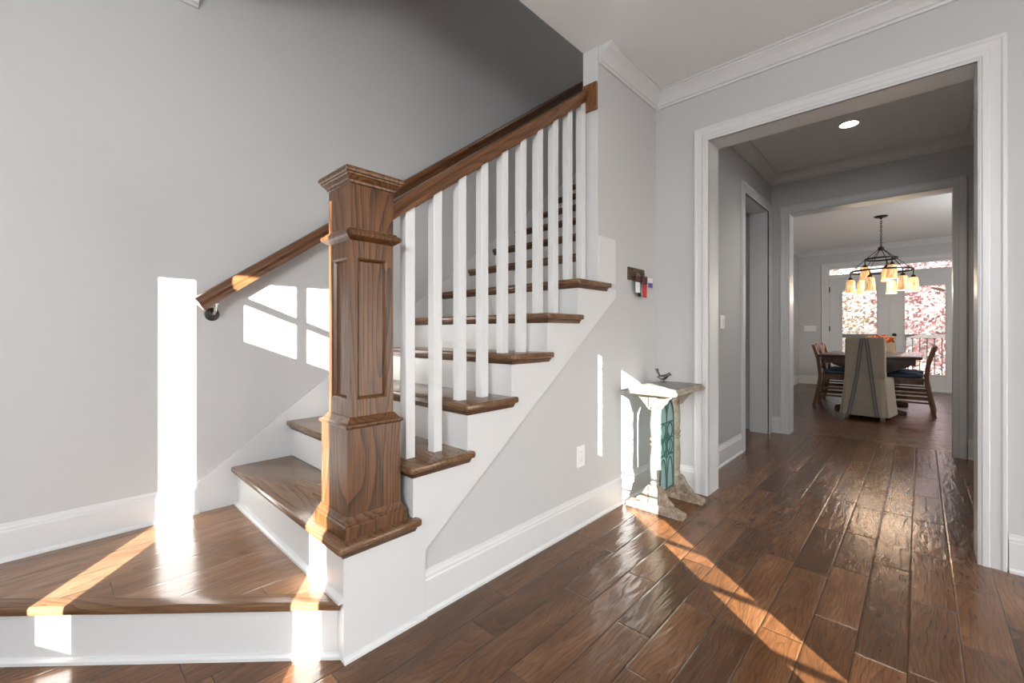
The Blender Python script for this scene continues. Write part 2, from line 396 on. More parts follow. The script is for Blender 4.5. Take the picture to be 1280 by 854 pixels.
# wall beside the stairs
bm = B()
extrude_poly(bm, [(.66, 0), (.66, .16), (2.107, 1.229), (2.107, CZ), (2.84, CZ), (2.84, 0)], WI, WS, YZ)
extrude_poly(bm, [(2.84, 0), (4.05, 0), (4.05, CZ), (2.84, CZ)], WI, -1.36, YZ)
struct('wall_stair', bm, M_wall)
# wall with the first wide opening
O1 = (-.970, .187, 2.247)
bm = B(); box(bm, WS, O1[0]-.015, 2.84, 3.007, 0, CZ); box(bm, O1[1]+.015, 5.2, 2.84, 3.007, 0, CZ); box(bm, O1[0]-.015, O1[1]+.015, 2.84, 3.007, O1[2]+.015, CZ)
struct('wall_back', bm, M_wall)
# hall walls
bm = B(); box(bm, -1.285, -1.125, 3.007, 4.14, 0, CZ); box(bm, -1.285, -1.125, 4.99, 5.11, 0, CZ); box(bm, -1.285, -1.125, 4.14, 4.99, 2.274, CZ)
struct('wall_hall_left', bm, M_wall)
bm = B(); box(bm, .355, .45, 3.007, 5.11, 0, CZ); struct('wall_hall_right', bm, M_wall)
O2 = (-.961, .199, 2.235)
bm = B(); box(bm, -2.6, O2[0]-.015, 5.11, 5.285, 0, CZ); box(bm, O2[1]+.015, 2.4, 5.11, 5.285, 0, CZ); box(bm, O2[0]-.015, O2[1]+.015, 5.11, 5.285, O2[2]+.015, CZ)
struct('wall_hall_back', bm, M_wall)
bm = B(); box(bm, -2.5, WI, 4.05, 4.12, 0, CZ); box(bm, WL, -2.40, 4.12, 5.11, 0, CZ); struct('wall_closet', bm, M_wall)
# dining room
DY = 10.4
bm = B(); box(bm, -1.92, -1.80, 5.285, DY, 0, CZ); struct('wall_dining_left', bm, M_wall)
bm = B(); box(bm, 2.2, 2.3, 5.285, DY, 0, CZ); struct('wall_dining_right', bm, M_wall)
bm = B(); box(bm, -1.92, -1.335, DY, DY+.14, 0, CZ); box(bm, .555, .9, DY, DY+.14, 0, CZ); box(bm, -1.335, .9, DY, DY+.14, 2.30, CZ)
box(bm, .9, 2.0, DY, DY+.14, 0, .5); box(bm, .9, 2.0, DY, DY+.14, 2.3, CZ); box(bm, 2.0, 2.3, DY, DY+.14, 0, CZ)
struct('wall_dining_back', bm, M_wall)
# entrance wall behind the camera: door between side lights and a transom, window of the front room
bm = B()
F0, F1 = -2.03, -2.0
for x0, x1, z0, z1 in ((-2.6, .466, 0, CZ), (.672, .891, 0, CZ), (1.63, 1.745, 0, CZ), (1.915, 2.35, 0, CZ), (.466, .672, 0, .85), (.466, .672, 2.45, CZ),
                       (1.745, 1.915, 0, .85), (1.745, 1.915, 2.62, CZ), (.891, 1.63, 2.62, CZ), (.891, 1.63, 2.257, 2.29), (1.240, 1.278, 2.06, 2.62)):
    box(bm, x0, x1, F0, F1, z0, z1)
box(bm, 2.30, 2.35, -2.0, -1.0, 0, CZ)
for x0, x1, z0, z1 in ((2.30, 2.613, 0, CZ), (2.70, 2.945, 0, CZ), (3.345, 5.2, 0, CZ), (2.613, 2.70, 0, 1.605), (2.613, 2.70, 2.275, CZ), (2.945, 3.345, 2.275, CZ), (3.29, 3.345, 1.62, 2.275),
                       (2.945, 3.345, 0, .5), (3.19, 3.345, .5, 1.62)):
    box(bm, x0, x1, -1.03, -1.0, z0, z1)
for i in range(11): box(bm, 2.945, 3.19, -1.03, -1.016, .55+i*.10, .562+i*.10)
for i in range(14):
    zc = 1.63+i*.047
    for x0, x1 in ((2.613, 2.623), (2.690, 2.70), (2.945, 2.955)): box(bm, x0, x1, -1.03, -1.016, zc, zc+.020)
struct('wall_front', bm, M_wall)
bm = B(); box(bm, .891, 1.63, -2.04, -1.995, 0, 2.065, .004); struct('door_3', bm, M_trim)
bm = B(); box(bm, 5.0, 5.1, -1.03, 0, 0, CZ); box(bm, 5.0, 5.1, 2.4, 2.84, 0, CZ); box(bm, 5.0, 5.1, 0, 2.4, 0, .5); box(bm, 5.0, 5.1, 0, 2.4, 2.3, CZ); box(bm, 5.0, 5.1, .77, .83, .5, 2.3); box(bm, 5.0, 5.1, 1.57, 1.63, .5, 2.3)
struct('wall_right', bm, M_wall)
bm = B(); box(bm, -3.2, 3.5, -6.5, -2.2, 3.185, 3.4); struct('ceiling_porch', bm, M_ceil)

# mouldings
CROWN = [(0, -.095), (.012, -.095), (.014, -.082), (.022, -.079), (.031, -.062), (.046, -.040), (.063, -.024), (.072, -.018), (.074, -.010), (.085, -.008), (.085, 0), (0, 0)]
def crown(name, path):
    bm = B(); sweep(bm, path, [(a, CZ+b) for a, b in CROWN], XY); return struct(name, bm, M_trim)
crown('trim_1', [(5.0, 2.84), (WS, 2.84), (WS, 2.112)])
crown('trim_2', [(WL, .46), (WL, -2.0)])
crown('trim_3', [(.355, 3.01), (.355, 5.11), (-1.125, 5.11), (-1.125, 3.01)])
crown('trim_4', [(2.2, 5.29), (2.2, DY), (-1.80, DY), (-1.80, 5.29)])
BASE = [(0, 0), (.022, 0), (.021, .010), (.016, .017), (.0145, .02), (.0145, .128), (.011, .134), (.0105, .142), (.006, .150), (.004, .163), (0, .163)]
def base(name, path, z=0.0, prof=BASE):
    bm = B(); sweep(bm, path, [(a, z+b) for a, b in prof], XY); return struct(name, bm, M_trim)
base('baseboard_stair', [(WS, 2.84), (WS, .925)])
base('baseboard_back', [(O1[0]-.087, 2.84), (WS, 2.84)])
base('baseboard_back', [(5.0, 2.84), (O1[1]+.092, 2.84)])
base('baseboard_left', [(WL, .462), (WL, -2.0)], r, [(a, b*.139/.163) for a, b in BASE])
base('baseboard_hall', [(-1.125, 4.065), (-1.125, 3.007)])
base('baseboard_hall', [(O2[0]-.08, 5.11), (-1.125, 5.11), (-1.125, 5.06)])
base('baseboard_hall', [(.355, 3.007), (.355, 5.11), (O2[1]+.085, 5.11)])
base('baseboard_closet', [(-1.285, 5.11), (-2.4, 5.11)])
base('baseboard_dining', [(-1.335-.09, DY), (-1.80, DY), (-1.80, 5.29)])
base('baseboard_dining', [(2.2, 5.29), (2.2, DY), (.65, DY)])
CAS = [(0, 0), (0, .010), (.006, .014), (.012, .014), (.015, .018), (.034, .018), (.038, .015), (.068, .017), (.074, .022), (.084, .022), (.088, .016), (.088, 0)]
def casing(name, u0, u1, zt, fmap, prof=CAS, z0=0.0):
    bm = B(); sweep(bm, [(u1, z0), (u1, zt), (u0, zt), (u0, z0)], [(-a, b) for a, b in prof], fmap); return struct(name, bm, M_trim)
casing('trim_5', O1[0], O1[1], O1[2], lambda u, v, b: (u, 2.84-b, v))
casing('trim_6', O2[0], O2[1], O2[2], lambda u, v, b: (u, 5.11-b, v), [(a*.9, b) for a, b in CAS])
casing('trim_7', 4.155, 4.975, 2.259, lambda u, v, b: (-1.125+b, u, v))
casing('trim_8', -1.325, .545, 2.285, lambda u, v, b: (u, DY-b, v))
def jamb(name, x0, x1, zt, y0, y1):
    bm = B()
    box(bm, x0-.0148, x0, y0, y1, 0, zt, .001, 1); box(bm, x1, x1+.0148, y0, y1, 0, zt, .001, 1); box(bm, x0-.0148, x1+.0148, y0, y1, zt, zt+.0148, .001, 1)
    return struct(name, bm, M_trim)
jamb('trim_9', O1[0], O1[1], O1[2], 2.828, 3.016)
jamb('trim_10', O2[0], O2[1], O2[2], 5.10, 5.296)
bm = B(); box(bm, -1.292, -1.112, 4.141, 4.155, 0, 2.259); box(bm, -1.292, -1.112, 4.975, 4.989, 0, 2.259); box(bm, -1.292, -1.112, 4.141, 4.989, 2.259, 2.273)
struct('trim_11', bm, M_trim)

# ------------------------------------------------------------------ staircase
st = thing('staircase', 'oak staircase with white risers rising along the grey left wall', 'staircase', (-1.88, .62, 0))
SX = WL+.012
# platform step (cut on the diagonal)
pt_ = obj('tread', extrude_poly(B(), [(WL+.001, -.536+.075), (WL+.001, Y0+.01), (WL+.001+.536-.075+Y0+.01, Y0+.01)], r-.027, r, XY), M_land, st, world=True)
bm = B(); Ln = (2.466-1.318)*math.sqrt(2)
extrude_poly(bm, [(0, 0), (Ln, 0), (Ln-.004, .0055*1.41), (Ln-.062, .0531), (.0531, .0531)], -.028, 0, XY)
bmesh.ops.bevel(bm, geom=[e for e in bm.edges if max(v.co.y for v in e.verts) < .001 and abs(e.verts[0].co.x-e.verts[1].co.x) > .5], offset=.010, segments=4, profile=.5, affect='EDGES')
o = obj('nosing', bm, M_tread, st, smooth=True); o.location = Vector((WL+.001, -.536, r))-Vector(st.location); o.rotation_euler = (0, 0, math.radians(45))
bm = B()
extrude_poly(bm, [(WL+.001, WL+1.971+.001), (-1.345, -1.345+1.971-.003), (-1.345, -1.345+1.99), (WL+.001, WL+1.99)], 0, r-.028, XY)
obj('riser', bm, M_trim, st, world=True)
d = 1/math.sqrt(2)
bm = B(); sweep(bm, [(-1.342, -1.342+1.971), (WL+.002, WL+1.971+.002)], [(0, 0), (.016, 0), (.015, .009), (.010, .015), (0, .018)], XY); obj('shoe_moulding', bm, M_trim, st, world=True)
for k in range(2, 17):
    op = k <= 7
    y = YR(k); yb = YR(k+1); z = k*r
    bm = B()
    box(bm, SX, WS if op else WI-.001, y, y+.014, (k-1)*r if k > 2 else 0, z-.028)
    obj('riser', bm, M_trim, st, world=True)
    if k == 2:
        bm = B(); sweep(bm, [(SK, y), (SX, y)], [(0, r), (.016, r), (.015, r+.009), (.010, r+.015), (0, r+.018)], XY); obj('shoe_moulding', bm, M_trim, st, world=True)
    if k == 16: yb = 4.44
    bm = B(); nf = .028
    if op and k < 7:
        pts = [(SX, y-nf), (-1.280, y-nf), (-1.280, yb+.022), (SK+.001, yb+.022), (SK+.001, yb), (SX, yb)]
    elif k == 7:
        pts = [(SX, y-nf), (-1.280, y-nf), (-1.280, 2.19), (SK+.001, 2.19), (SK+.001, 2.094), (WI-.012, 2.094), (WI-.012, yb), (SX, yb)]
    else:
        pts = [(SX, y-nf), (WI-.001, y-nf), (WI-.001, yb), (SX, yb)]
    extrude_poly(bm, pts, z-.027, z, XY, .0085, 3)
    t = obj('tread', bm, M_tread, st, world=True, smooth=True)
    bm = B()
    if op:
        ye = (2.17 if k == 7 else yb+.008)
        prof = [(0, z-.027), (.016, z-.027), (.014, z-.033), (.008, z-.041), (.0045, z-.047), (0, z-.047)]
        sweep(bm, [(SK, ye), (SK, y), (SX, y)], [(-a if False else a, b) for a, b in prof][::1], XY)
    else:
        prof = [(0, z-.027), (.016, z-.027), (.014, z-.033), (.008, z-.041), (.0045, z-.047), (0, z-.047)]
        sweep(bm, [(WI-.001, y), (SX, y)], prof, XY)
    obj('cove_moulding', bm, M_nose, st, world=True, smooth=True)
# open skirt board (saw-tooth top) with its block round the wall end
pts = [(Y0, 0)]
for k in range(2, 8):
    pts += [(YR(k), k*r-.028) if k == 2 else (YR(k), (k-1)*r-.028), (YR(k), k*r-.028)]
pts = [pts[0]]+[p for i, p in enumerate(pts[1:]) if i > 0]
pts += [(2.277, 7*r-.028), (2.277, 1.240), (.925, .2435), (.925, 0)]
bm = B(); extrude_poly(bm, pts, WS, SK, YZ); obj('skirt_board', bm, M_trim, st, world=True)
bm = B(); box(bm, WS, SK, 2.094, 2.277, 7*r+.0005, 1.58, .0015, 1); box(bm, WI-.012, WS, 2.094, 2.106, 7*r+.0005, 1.58, .0015, 1); obj('end_block', bm, M_trim, st, world=True)
bm = B(); sweep(bm, [(SK, .925), (SK, Y0-.001)], [(0, 0), (.012, 0), (.011, .008), (.007, .013), (0, .016)], XY); obj('shoe_moulding', bm, M_trim, st, world=True)
# skirt board on the left wall
sl = lambda y: -.008+.74*y
bm = B(); extrude_poly(bm, [(.456, r), (.456, sl(.456)), (4.4, sl(4.4)), (4.4, sl(4.4)-.45), (.95, .20), (.63, r)], WL, SX, YZ); obj('wall_skirt', bm, M_trim, st, world=True)
bm = B(); box(bm, WI-.001, WS+.0, 2.101, 2.107, 1.581, CZ-.001); struct('trim_12', bm, M_trim)

# ------------------------------------------------------------------ newel post
nx, ny = -1.427, .738
nw = thing('newel_post', 'square dark oak newel post with recessed panels at the stair foot', 'post', (nx, ny, 2*r))
def sq(h, z): return [(nx-h, ny-h, z), (nx+h, ny-h, z), (nx+h, ny+h, z), (nx-h, ny+h, z)]
def sqloft(name, prof, bev=0):
    bm = B(); loft(bm, [sq(h, z) for h, z in prof]); return obj(name, bm, M_newel, nw, world=True)
z0 = 2*r
sqloft('plinth', [(.113, z0), (.113, z0+.036), (.111, z0+.040), (.108, z0+.042), (.108, z0+.048), (.104, z0+.054), (.0985, z0+.066)])
sqloft('lower_box', [(.097, z0), (.097, .728)])
sqloft('box_moulding', [(.0975, .722), (.1035, .726), (.1045, .731), (.1035, .735), (.0935, .739), (.088, .748), (.081, .756), (.079, .757)])
# panelled shaft: four faces with a recessed panel each
h = .079; zs0, zs1, pz0, pz1, pw = .75, 1.55, .812, 1.283, .054
bm = B()
ring0 = [bm.verts.new(p) for p in sq(h, zs0)]; ring1 = [bm.verts.new(p) for p in sq(h, zs1)]
bm.faces.new(ring0[::-1]); bm.faces.new(ring1)
for i in range(4):
    a, b = Vector(sq(h, 0)[i]), Vector(sq(h, 0)[(i+1) % 4]); mid = (a+b)/2; t = (b-a).normalized(); n = Vector((t.y, -t.x, 0))
    def P(u, z, dpt): 
        q = mid+t*u-n*dpt; return bm.verts.new((q.x, q.y, z))
    out = [ring0[i], ring0[(i+1) % 4], ring1[(i+1) % 4], ring1[i]]
    in0 = [P(-pw, pz0, 0), P(pw, pz0, 0), P(pw, pz1, 0), P(-pw, pz1, 0)]
    in1 = [P(-pw+.005, pz0+.005, .003), P(pw-.005, pz0+.005, .003), P(pw-.005, pz1-.005, .003), P(-pw+.005, pz1-.005, .003)]
    in2 = [P(-pw+.011, pz0+.011, .012), P(pw-.011, pz0+.011, .012), P(pw-.011, pz1-.011, .012), P(-pw+.011, pz1-.011, .012)]
    for A, Bq in ((out, in0), (in0, in1), (in1, in2)):
        for j in range(4): bm.faces.new((A[j], A[(j+1) % 4], Bq[(j+1) % 4], Bq[j]))
    bm.faces.new(in2)
obj('shaft', bm, M_newel, nw, world=True)
sqloft('collar', [(.079, 1.338), (.085, 1.342), (.091, 1.346), (.098, 1.352), (.101, 1.359), (.098, 1.366), (.090, 1.370), (.087, 1.376), (.079, 1.379)])
sqloft('cap', [(.0795, 1.524), (.084, 1.526), (.086, 1.533), (.089, 1.536), (.096, 1.546), (.099, 1.548), (.100, 1.553), (.1045, 1.556), (.106, 1.562), (.104, 1.570), (.097, 1.574), (.0, 1.579)][:-1])

# ------------------------------------------------------------------ balustrade
bl = thing('balustrade', 'white square balusters under a brown oak handrail along the stairs', 'balustrade', (-1.405, 1.45, .564))
m_ = .74
RZ = lambda y: 1.502+.733*(y-.826)       # top of the rail
def rail_prof(w, h):
    return [(-w*.36, -h), (w*.36, -h), (w*.38, -h*.86), (w*.34, -h*.72), (w*.40, -h*.60), (w*.5, -h*.45), (w*.5, -h*.22), (w*.42, -h*.06), (w*.25, 0), (-w*.25, 0), (-w*.42, -h*.06), (-w*.5, -h*.22), (-w*.5, -h*.45), (-w*.40, -h*.60), (-w*.34, -h*.72), (-w*.38, -h*.86)]
def rail(parent, name, x, y0, y1, ztop, slope, w, h, plumb=True):
    bm = B(); ang = math.atan(slope); Ln = (y1-y0)/math.cos(ang); pr = rail_prof(w, h)
    sh = lambda z: (z*math.tan(ang) if plumb else 0)
    loft(bm, [[(a, 0+sh(b), b) for a, b in pr], [(a, Ln+sh(b), b) for a, b in pr]])
    o = obj(name, bm, M_rail, parent, smooth=True)
    o.location = Vector((x, y0, ztop))-Vector(parent.location); o.rotation_euler = (ang, 0, 0)
    return o
rail(bl, 'handrail', -1.402, ny+.079, 2.084, RZ(ny+.079), .733, .064, .056)
bmf = B(); ang = math.atan(.733)
for k in range(10):
    y0 = .893+.127*k; tz = (3+k//2)*r; bm = B()
    zt = lambda y: RZ(y)-.056/math.cos(ang)
    vs = []
    x0, x1 = -1.425, -1.385
    lo = [(x0, y0, tz), (x1, y0, tz), (x1, y0+.040, tz), (x0, y0+.040, tz)]
    hi = [(x, y, zt(y)+.004) for x, y, _ in lo]
    loft(bm, [lo, hi]); es = [e for e in bm.edges if abs(e.verts[0].co.z-e.verts[1].co.z) > .3]
    bmesh.ops.bevel(bm, geom=es, offset=.0015, segments=1, affect='EDGES')
    obj('baluster', bm, M_trim, bl, world=True)
    bm = B(); ya, yb = y0+.042, y0+.125
    if k == 9: yb = 2.09
    extrude_poly(bm, [(ya, zt(ya)-.007), (yb, zt(yb)-.007), (yb, zt(yb)+.002), (ya, zt(ya)+.002)], -1.417, -1.393, YZ)
    obj('fillet', bm, M_rail, bl, world=True)
bm = B(); extrude_poly(bm, [(-1.412, 2.292), (-1.318, 2.292), (-1.318, 2.447), (-1.412, 2.447)], 2.080, 2.1005, XZ, .004, 2); obj('rail_rosette', bm, M_plate, bl, world=True)

# ------------------------------------------------------------------ handrail on the left wall
wr = thing('wall_handrail', 'long oak handrail fixed to the left wall by dark brackets', 'handrail', (WL+.065, .44, .87+.74*.44))
rail(wr, 'rail', WL+.066, .43, 4.3, .872+.74*.43, .74, .058, .066, False)
for y in (.535, 1.70, 2.86, 3.9):
    bm = B(); zc = .872+.74*y-.066/math.cos(math.atan(.74))-.055
    lathe(bm, [(.030, 0), (.031, .003), (.028, .007), (.012, .010), (.009, .016)], (WL+.0005, y-.02, zc-.01), 20, 'X')
    o = obj('rail_bracket', bm, M_bronze, wr, world=True, smooth=True)
    bm = B(); tube(bm, [(WL+.014, y-.02, zc-.01), (WL+.052, y-.02, zc-.008), (WL+.064, y-.019, zc+.004), (WL+.066, y-.018, zc+.036)], .0055, 8)
    box(bm, WL+.056, WL+.076, y-.028, y-.006, zc+.034, zc+.040)
    obj('bracket_arm', bm, M_nickel, wr, world=True, smooth=True)

# ------------------------------------------------------------------ hall fittings
ol = thing('wall_outlet', 'white power outlet low on the wall beneath the stairs', 'outlet', (WS, 1.93, .316))
bm = B(); box(bm, WS, WS+.006, 1.893, 1.967, .316, .428, .002, 2); obj('cover_plate', bm, M_plastic, ol, world=True)
for zc in (.349, .395):
    bm = B(); box(bm, WS+.0055, WS+.0085, 1.914, 1.946, zc-.014, zc+.014, .003, 2); f = obj('socket', bm, M_plastic, ol, world=True)
    bm = B(); box(bm, WS+.008, WS+.0089, 1.922, 1.9235, zc-.004, zc+.006); box(bm, WS+.008, WS+.0089, 1.936, 1.9375, zc-.004, zc+.006); obj('slot', bm, M_slot, f, world=True)
sw = thing('light_switch', 'white rocker switch plate on the hall side wall', 'switch', (-1.125, 3.58, 1.06))
bm = B(); box(bm, -1.125, -1.119, 3.53, 3.63, 1.06, 1.165, .002, 2); obj('cover_plate', bm, M_plastic, sw, world=True)
for yc in (3.558, 3.602):
    bm = B(); box(bm, -1.1195, -1.115, yc-.013, yc+.013, 1.083, 1.142, .002, 2); obj('rocker', bm, M_plastic, sw, world=True)
s2 = thing('light_switch', 'wide switch plate on the dining room far wall', 'switch', (-1.60, DY, 1.05))
bm = B(); box(bm, -1.70, -1.50, DY-.007, DY, 1.05, 1.16, .002, 2); obj('cover_plate', bm, M_plastic, s2, world=True)
for i in range(4):
    bm = B(); box(bm, -1.688+i*.046, -1.654+i*.046, DY-.011, DY-.0068, 1.075, 1.135, .002, 2); obj('rocker', bm, M_plastic, s2, world=True)
rl = thing('recessed_light', 'lit round downlight recessed in the hall ceiling', 'light', (-.40, 4.22, CZ))
bm = B(); lathe(bm, [(.078, -.001), (.078, -.006), (.058, -.007), (.056, -.001)], (-.40, 4.22, CZ), 28); obj('trim_ring', bm, M_plastic, rl, world=True, smooth=True)
bm = B(); lathe(bm, [(.057, -.002), (.057, -.0075), (.03, -.009)], (-.40, 4.22, CZ), 28); obj('lens', bm, M_led, rl, world=True, smooth=True)
l = bpy.data.lights.new('downlight', 'SPOT'); l.energy = 26; l.spot_size = 2.2; l.spot_blend = .8; l.color = (1, .9, .76); l.shadow_soft_size = .06
lo_ = bpy.data.objects.new('downlight', l); C.objects.link(lo_); lo_.location = (-.40, 4.22, CZ-.03)

# key rack on the wall
kr = thing('key_rack', 'small carved dark wood key rack on the wall above the table', 'key rack', (WS, 2.545, 1.36))
bm = B(); box(bm, WS, WS+.012, 2.44, 2.65, 1.362, 1.442, .003, 2)
obj('back_board', bm, M_rackwood, kr, world=True)
for i in range(7):
    bm = B(); yc = 2.458+i*.029
    lathe(bm, [(.004, .010), (.011, .013), (.009, .018), (.003, .019)], (WS, yc, 1.418+(.007 if i % 2 else -.004)), 10, 'X'); obj('carved_rosette', bm, M_rackwood, kr, world=True, smooth=True)
for yc in (2.475, 2.515, 2.56, 2.605, 2.635):
    bm = B(); tube(bm, [(WS+.010, yc, 1.385), (WS+.03, yc, 1.378), (WS+.036, yc, 1.388), (WS+.036, yc, 1.396)], .0025, 6); obj('hook', bm, M_black, kr, world=True, smooth=True)
def keys(name, label, y, mtop, mlow, ztop, zm, zb, wd, x=.034, tilt=0.0):
    k = thing(name, label, 'keys', (WS+x, y, zb), 0)
    bm = B(); tube(bm, [(WS+x, y+.010*math.cos(a), ztop-.010+.010*math.sin(a)) for a in [i*math.pi/6 for i in range(12)]], .0013, 6, True); obj('ring', bm, M_nickel, k, world=True)
    bm = B(); box(bm, WS+x-.006, WS+x+.006, y-wd*.5, y+wd*.5, zm, ztop-.018, .005, 2); obj('fob', bm, mtop, k, world=True, smooth=True)
    bm = B(); box(bm, WS+x-.003, WS+x+.003, y-wd*.45, y+wd*.45, zb, zm-.001, .0015, 1); obj('tag', bm, mlow, k, world=True)
    return k
keys('key_bunch', 'keys with dark red fob and white tag, leftmost on the key rack', 2.515, M_dkred, M_white, 1.406, 1.350, 1.284, .058)
keys('key_bunch', 'keys with red tag hanging longest from the key rack', 2.590, M_dkred, M_red, 1.406, 1.338, 1.256, .056, .042)
keys('key_bunch', 'black car key fob hanging between the white tag and the red tag', 2.548, M_black, M_black, 1.400, 1.335, 1.262, .036, .026)
keys('key_bunch', 'white card over a purple tag, rightmost on the key rack', 2.640, M_white, M_purple, 1.402, 1.352, 1.322, .060, .056)

# ------------------------------------------------------------------ pedestal table with iron panel, and the bird on it
tx, ty = -1.112, 2.525
pt = thing('pedestal_table', 'distressed cream side table with turned posts and a teal iron panel', 'table', (tx, ty, 0))
TZ = .715
HX, HY = .148, .235
def rect(hx, hy, z, cx=tx, cy=ty): return [(cx-hx, cy-hy, z), (cx+hx, cy-hy, z), (cx+hx, cy+hy, z), (cx-hx, cy+hy, z)]
bm = B(); loft(bm, [rect(HX-.02, HY-.02, TZ-.038), rect(HX-.006, HY-.006, TZ-.034), rect(HX, HY, TZ-.028), rect(HX, HY, TZ-.018), rect(HX-.008, HY-.008, TZ-.012), rect(HX-.012, HY-.012, TZ-.010), rect(HX-.014, HY-.014, TZ-.002), rect(HX-.018, HY-.018, TZ)])
obj('tabletop', bm, M_cream, pt, world=True)
bm = B(); box(bm, tx-HX+.03, tx+HX-.03, ty-HY+.12, ty+HY-.03, TZ-.001, TZ+.003, .001, 1); obj('top_shade', bm, M_topshade, pt, world=True)  # thin grey sheet: shade on the rear of the top, put in as colour
for s in (-1, 1):
    yc = ty+s*.148
    bm = B()
    pr = [(.026, .145), (.026, .150), (.021, .158), (.026, .166), (.021, .174), (.0235, .19), (.0275, .25), (.027, .30), (.022, .36), (.021, .375), (.027, .382), (.027, .390), (.021, .397), (.0215, .405), (.028, .413), (.028, .421), (.021, .43), (.0225, .45), (.0265, .50), (.0265, .52), (.022, .565), (.0205, .58), (.0255, .588), (.0205, .598), (.0205, .605)]
    lathe(bm, pr, (tx, yc, 0), 24)
    obj('post', bm, M_cream, pt, world=True, smooth=True)
    bm = B(); box(bm, tx-.026, tx+.026, yc-.026, yc+.026, .604, TZ-.036, .003, 2); obj('post_block', bm, M_cream, pt, world=True)
    bm = B(); box(bm, tx-.027, tx+.027, yc-.027, yc+.027, .045, .147, .003, 2); obj('post_block', bm, M_cream, pt, world=True)
    # foot: a long sled bar with tapered ends
    bm = B(); ft = [(-.170, 0), (-.172, .022), (-.160, .032), (-.105, .040), (-.075, .052), (.075, .052), (.105, .040), (.160, .032), (.172, .022), (.170, 0)]
    extrude_poly(bm, [(tx+a, b) for a, b in ft], yc-.032, yc+.032, XZ, .004, 2); obj('foot', bm, M_worn, pt, world=True, smooth=True)
    for q in (-1, 1):
        br = [(.027, .052), (.105, .050), (.108, .062), (.085, .075), (.068, .092), (.060, .112), (.050, .135), (.036, .148), (.027, .150)]
        bm = B(); extrude_poly(bm, [(tx+q*a, b) for a, b in br], yc-.017, yc+.017, XZ, .0025, 1); obj('scroll_bracket', bm, M_worn, pt, world=True)
        cb = [(.026, TZ-.038), (.105, TZ-.038), (.104, TZ-.050), (.088, TZ-.058), (.074, TZ-.070), (.066, TZ-.088), (.050, TZ-.096), (.042, TZ-.112), (.034, TZ-.125), (.026, TZ-.128)]
        bm = B(); extrude_poly(bm, [(tx+q*a, b) for a, b in cb], yc-.016, yc+.016, XZ, .0025, 1); obj('corbel', bm, M_cream, pt, world=True)
bm = B(); box(bm, tx-.022, tx+.022, ty-.122, ty+.122, .060, .092, .004, 2); obj('stretcher', bm, M_worn, pt, world=True)
bm = B(); box(bm, tx-.020, tx+.020, ty-.122, ty+.122, TZ-.066, TZ-.038, .004, 2); obj('apron', bm, M_cream, pt, world=True)
# panel
pb0, pb1 = .095, .640
bm = B()
arch = [(-.098, pb0), (.098, pb0), (.098, .50)]+[(.098*math.cos(a), .50+.14*math.sin(a)) for a in [i*math.pi/14 for i in range(1, 14)]]+[(-.098, .50)]
extrude_poly(bm, [(ty+a, b) for a, b in arch], tx-.003, tx+.003, YZ); pan = obj('panel', bm, M_teal, pt, world=True)
bm = B()
def tr(pts, rr=.0045): tube(bm, [(tx, ty+a, b) for a, b in pts], rr, 6)
for xx in (-.004, .004):
    tube(bm, [(tx+xx, ty+a, b) for a, b in arch], .006, 6, True)
    for s in (-1, 1):
        tube(bm, [(tx+xx, ty+s*(.075-.075*math.cos(a)), .50+.13*math.sin(a)) for a in [i*math.pi/2/8 for i in range(9)]][::1], .0045, 6)
        tube(bm, [(tx+xx, ty+s*.045+.036*math.cos(a), .44+.045*math.sin(a)) for a in [i*math.pi/8 for i in range(16)]], .0045, 6, True)
        tube(bm, [(tx+xx, ty+s*.045+.036*math.cos(a), .345+.045*math.sin(a)) for a in [i*math.pi/8 for i in range(16)]], .0045, 6, True)
        tube(bm, [(tx+xx, ty+s*(.048-.040*math.cos(a)), .10+.18*math.sin(a)) for a in [i*math.pi/10 for i in range(11)]], .0045, 6)
        tube(bm, [(tx+xx, ty+s*(.010+.04*math.sin(a)), .28+.16*(a/math.pi-.5)+.08) for a in [i*math.pi/10 for i in range(11)]], .004, 6)
    tube(bm, [(tx+xx, ty, .10), (tx+xx, ty, .63)], .0045, 6)
    for zz in (.295, .395, .49):
        tube(bm, [(tx+xx, ty-.095, zz), (tx+xx, ty+.095, zz)], .0045, 6)
    lathe(bm, [(.001, -.008), (.016, -.004), (.016, .004), (.001, .008)], (tx+xx, ty, .395), 12, 'X')
obj('tracery', bm, M_verd, pan, world=True, smooth=True)

bird = thing('bird_figurine', 'small pewter bird with raised tail standing on the side table', 'figurine', (-1.185, 2.655, TZ), math.radians(-8))
bm = B()
sec = [(-.040, .034, .004, .003), (-.032, .034, .010, .009), (-.016, .032, .0165, .0155), (.002, .033, .0185, .018), (.018, .039, .0165, .016), (.028, .046, .0125, .0125), (.034, .053, .0125, .0125), (.041, .056, .011, .011), (.047, .055, .007, .007), (.053, .052, .003, .003), (.060, .050, .0006, .0006)]
rings = []
for x, z, ry, rzz in sec:
    rings.append([(x, ry*math.cos(a), z+rzz*math.sin(a)) for a in [2*math.pi*i/14 for i in range(14)]])
loft(bm, rings)
obj('body', bm, M_bird, bird, smooth=True)
bm = B(); loft(bm, [[(-.020, -.006, .036), (-.020, .006, .036), (-.026, .006, .030), (-.026, -.006, .030)], [(-.040, -.010, .066), (-.040, .010, .066), (-.045, .010, .063), (-.045, -.010, .063)], [(-.046, -.016, .086), (-.046, .016, .086), (-.051, .016, .084), (-.051, -.016, .084)]]); obj('tail', bm, M_bird, bird)
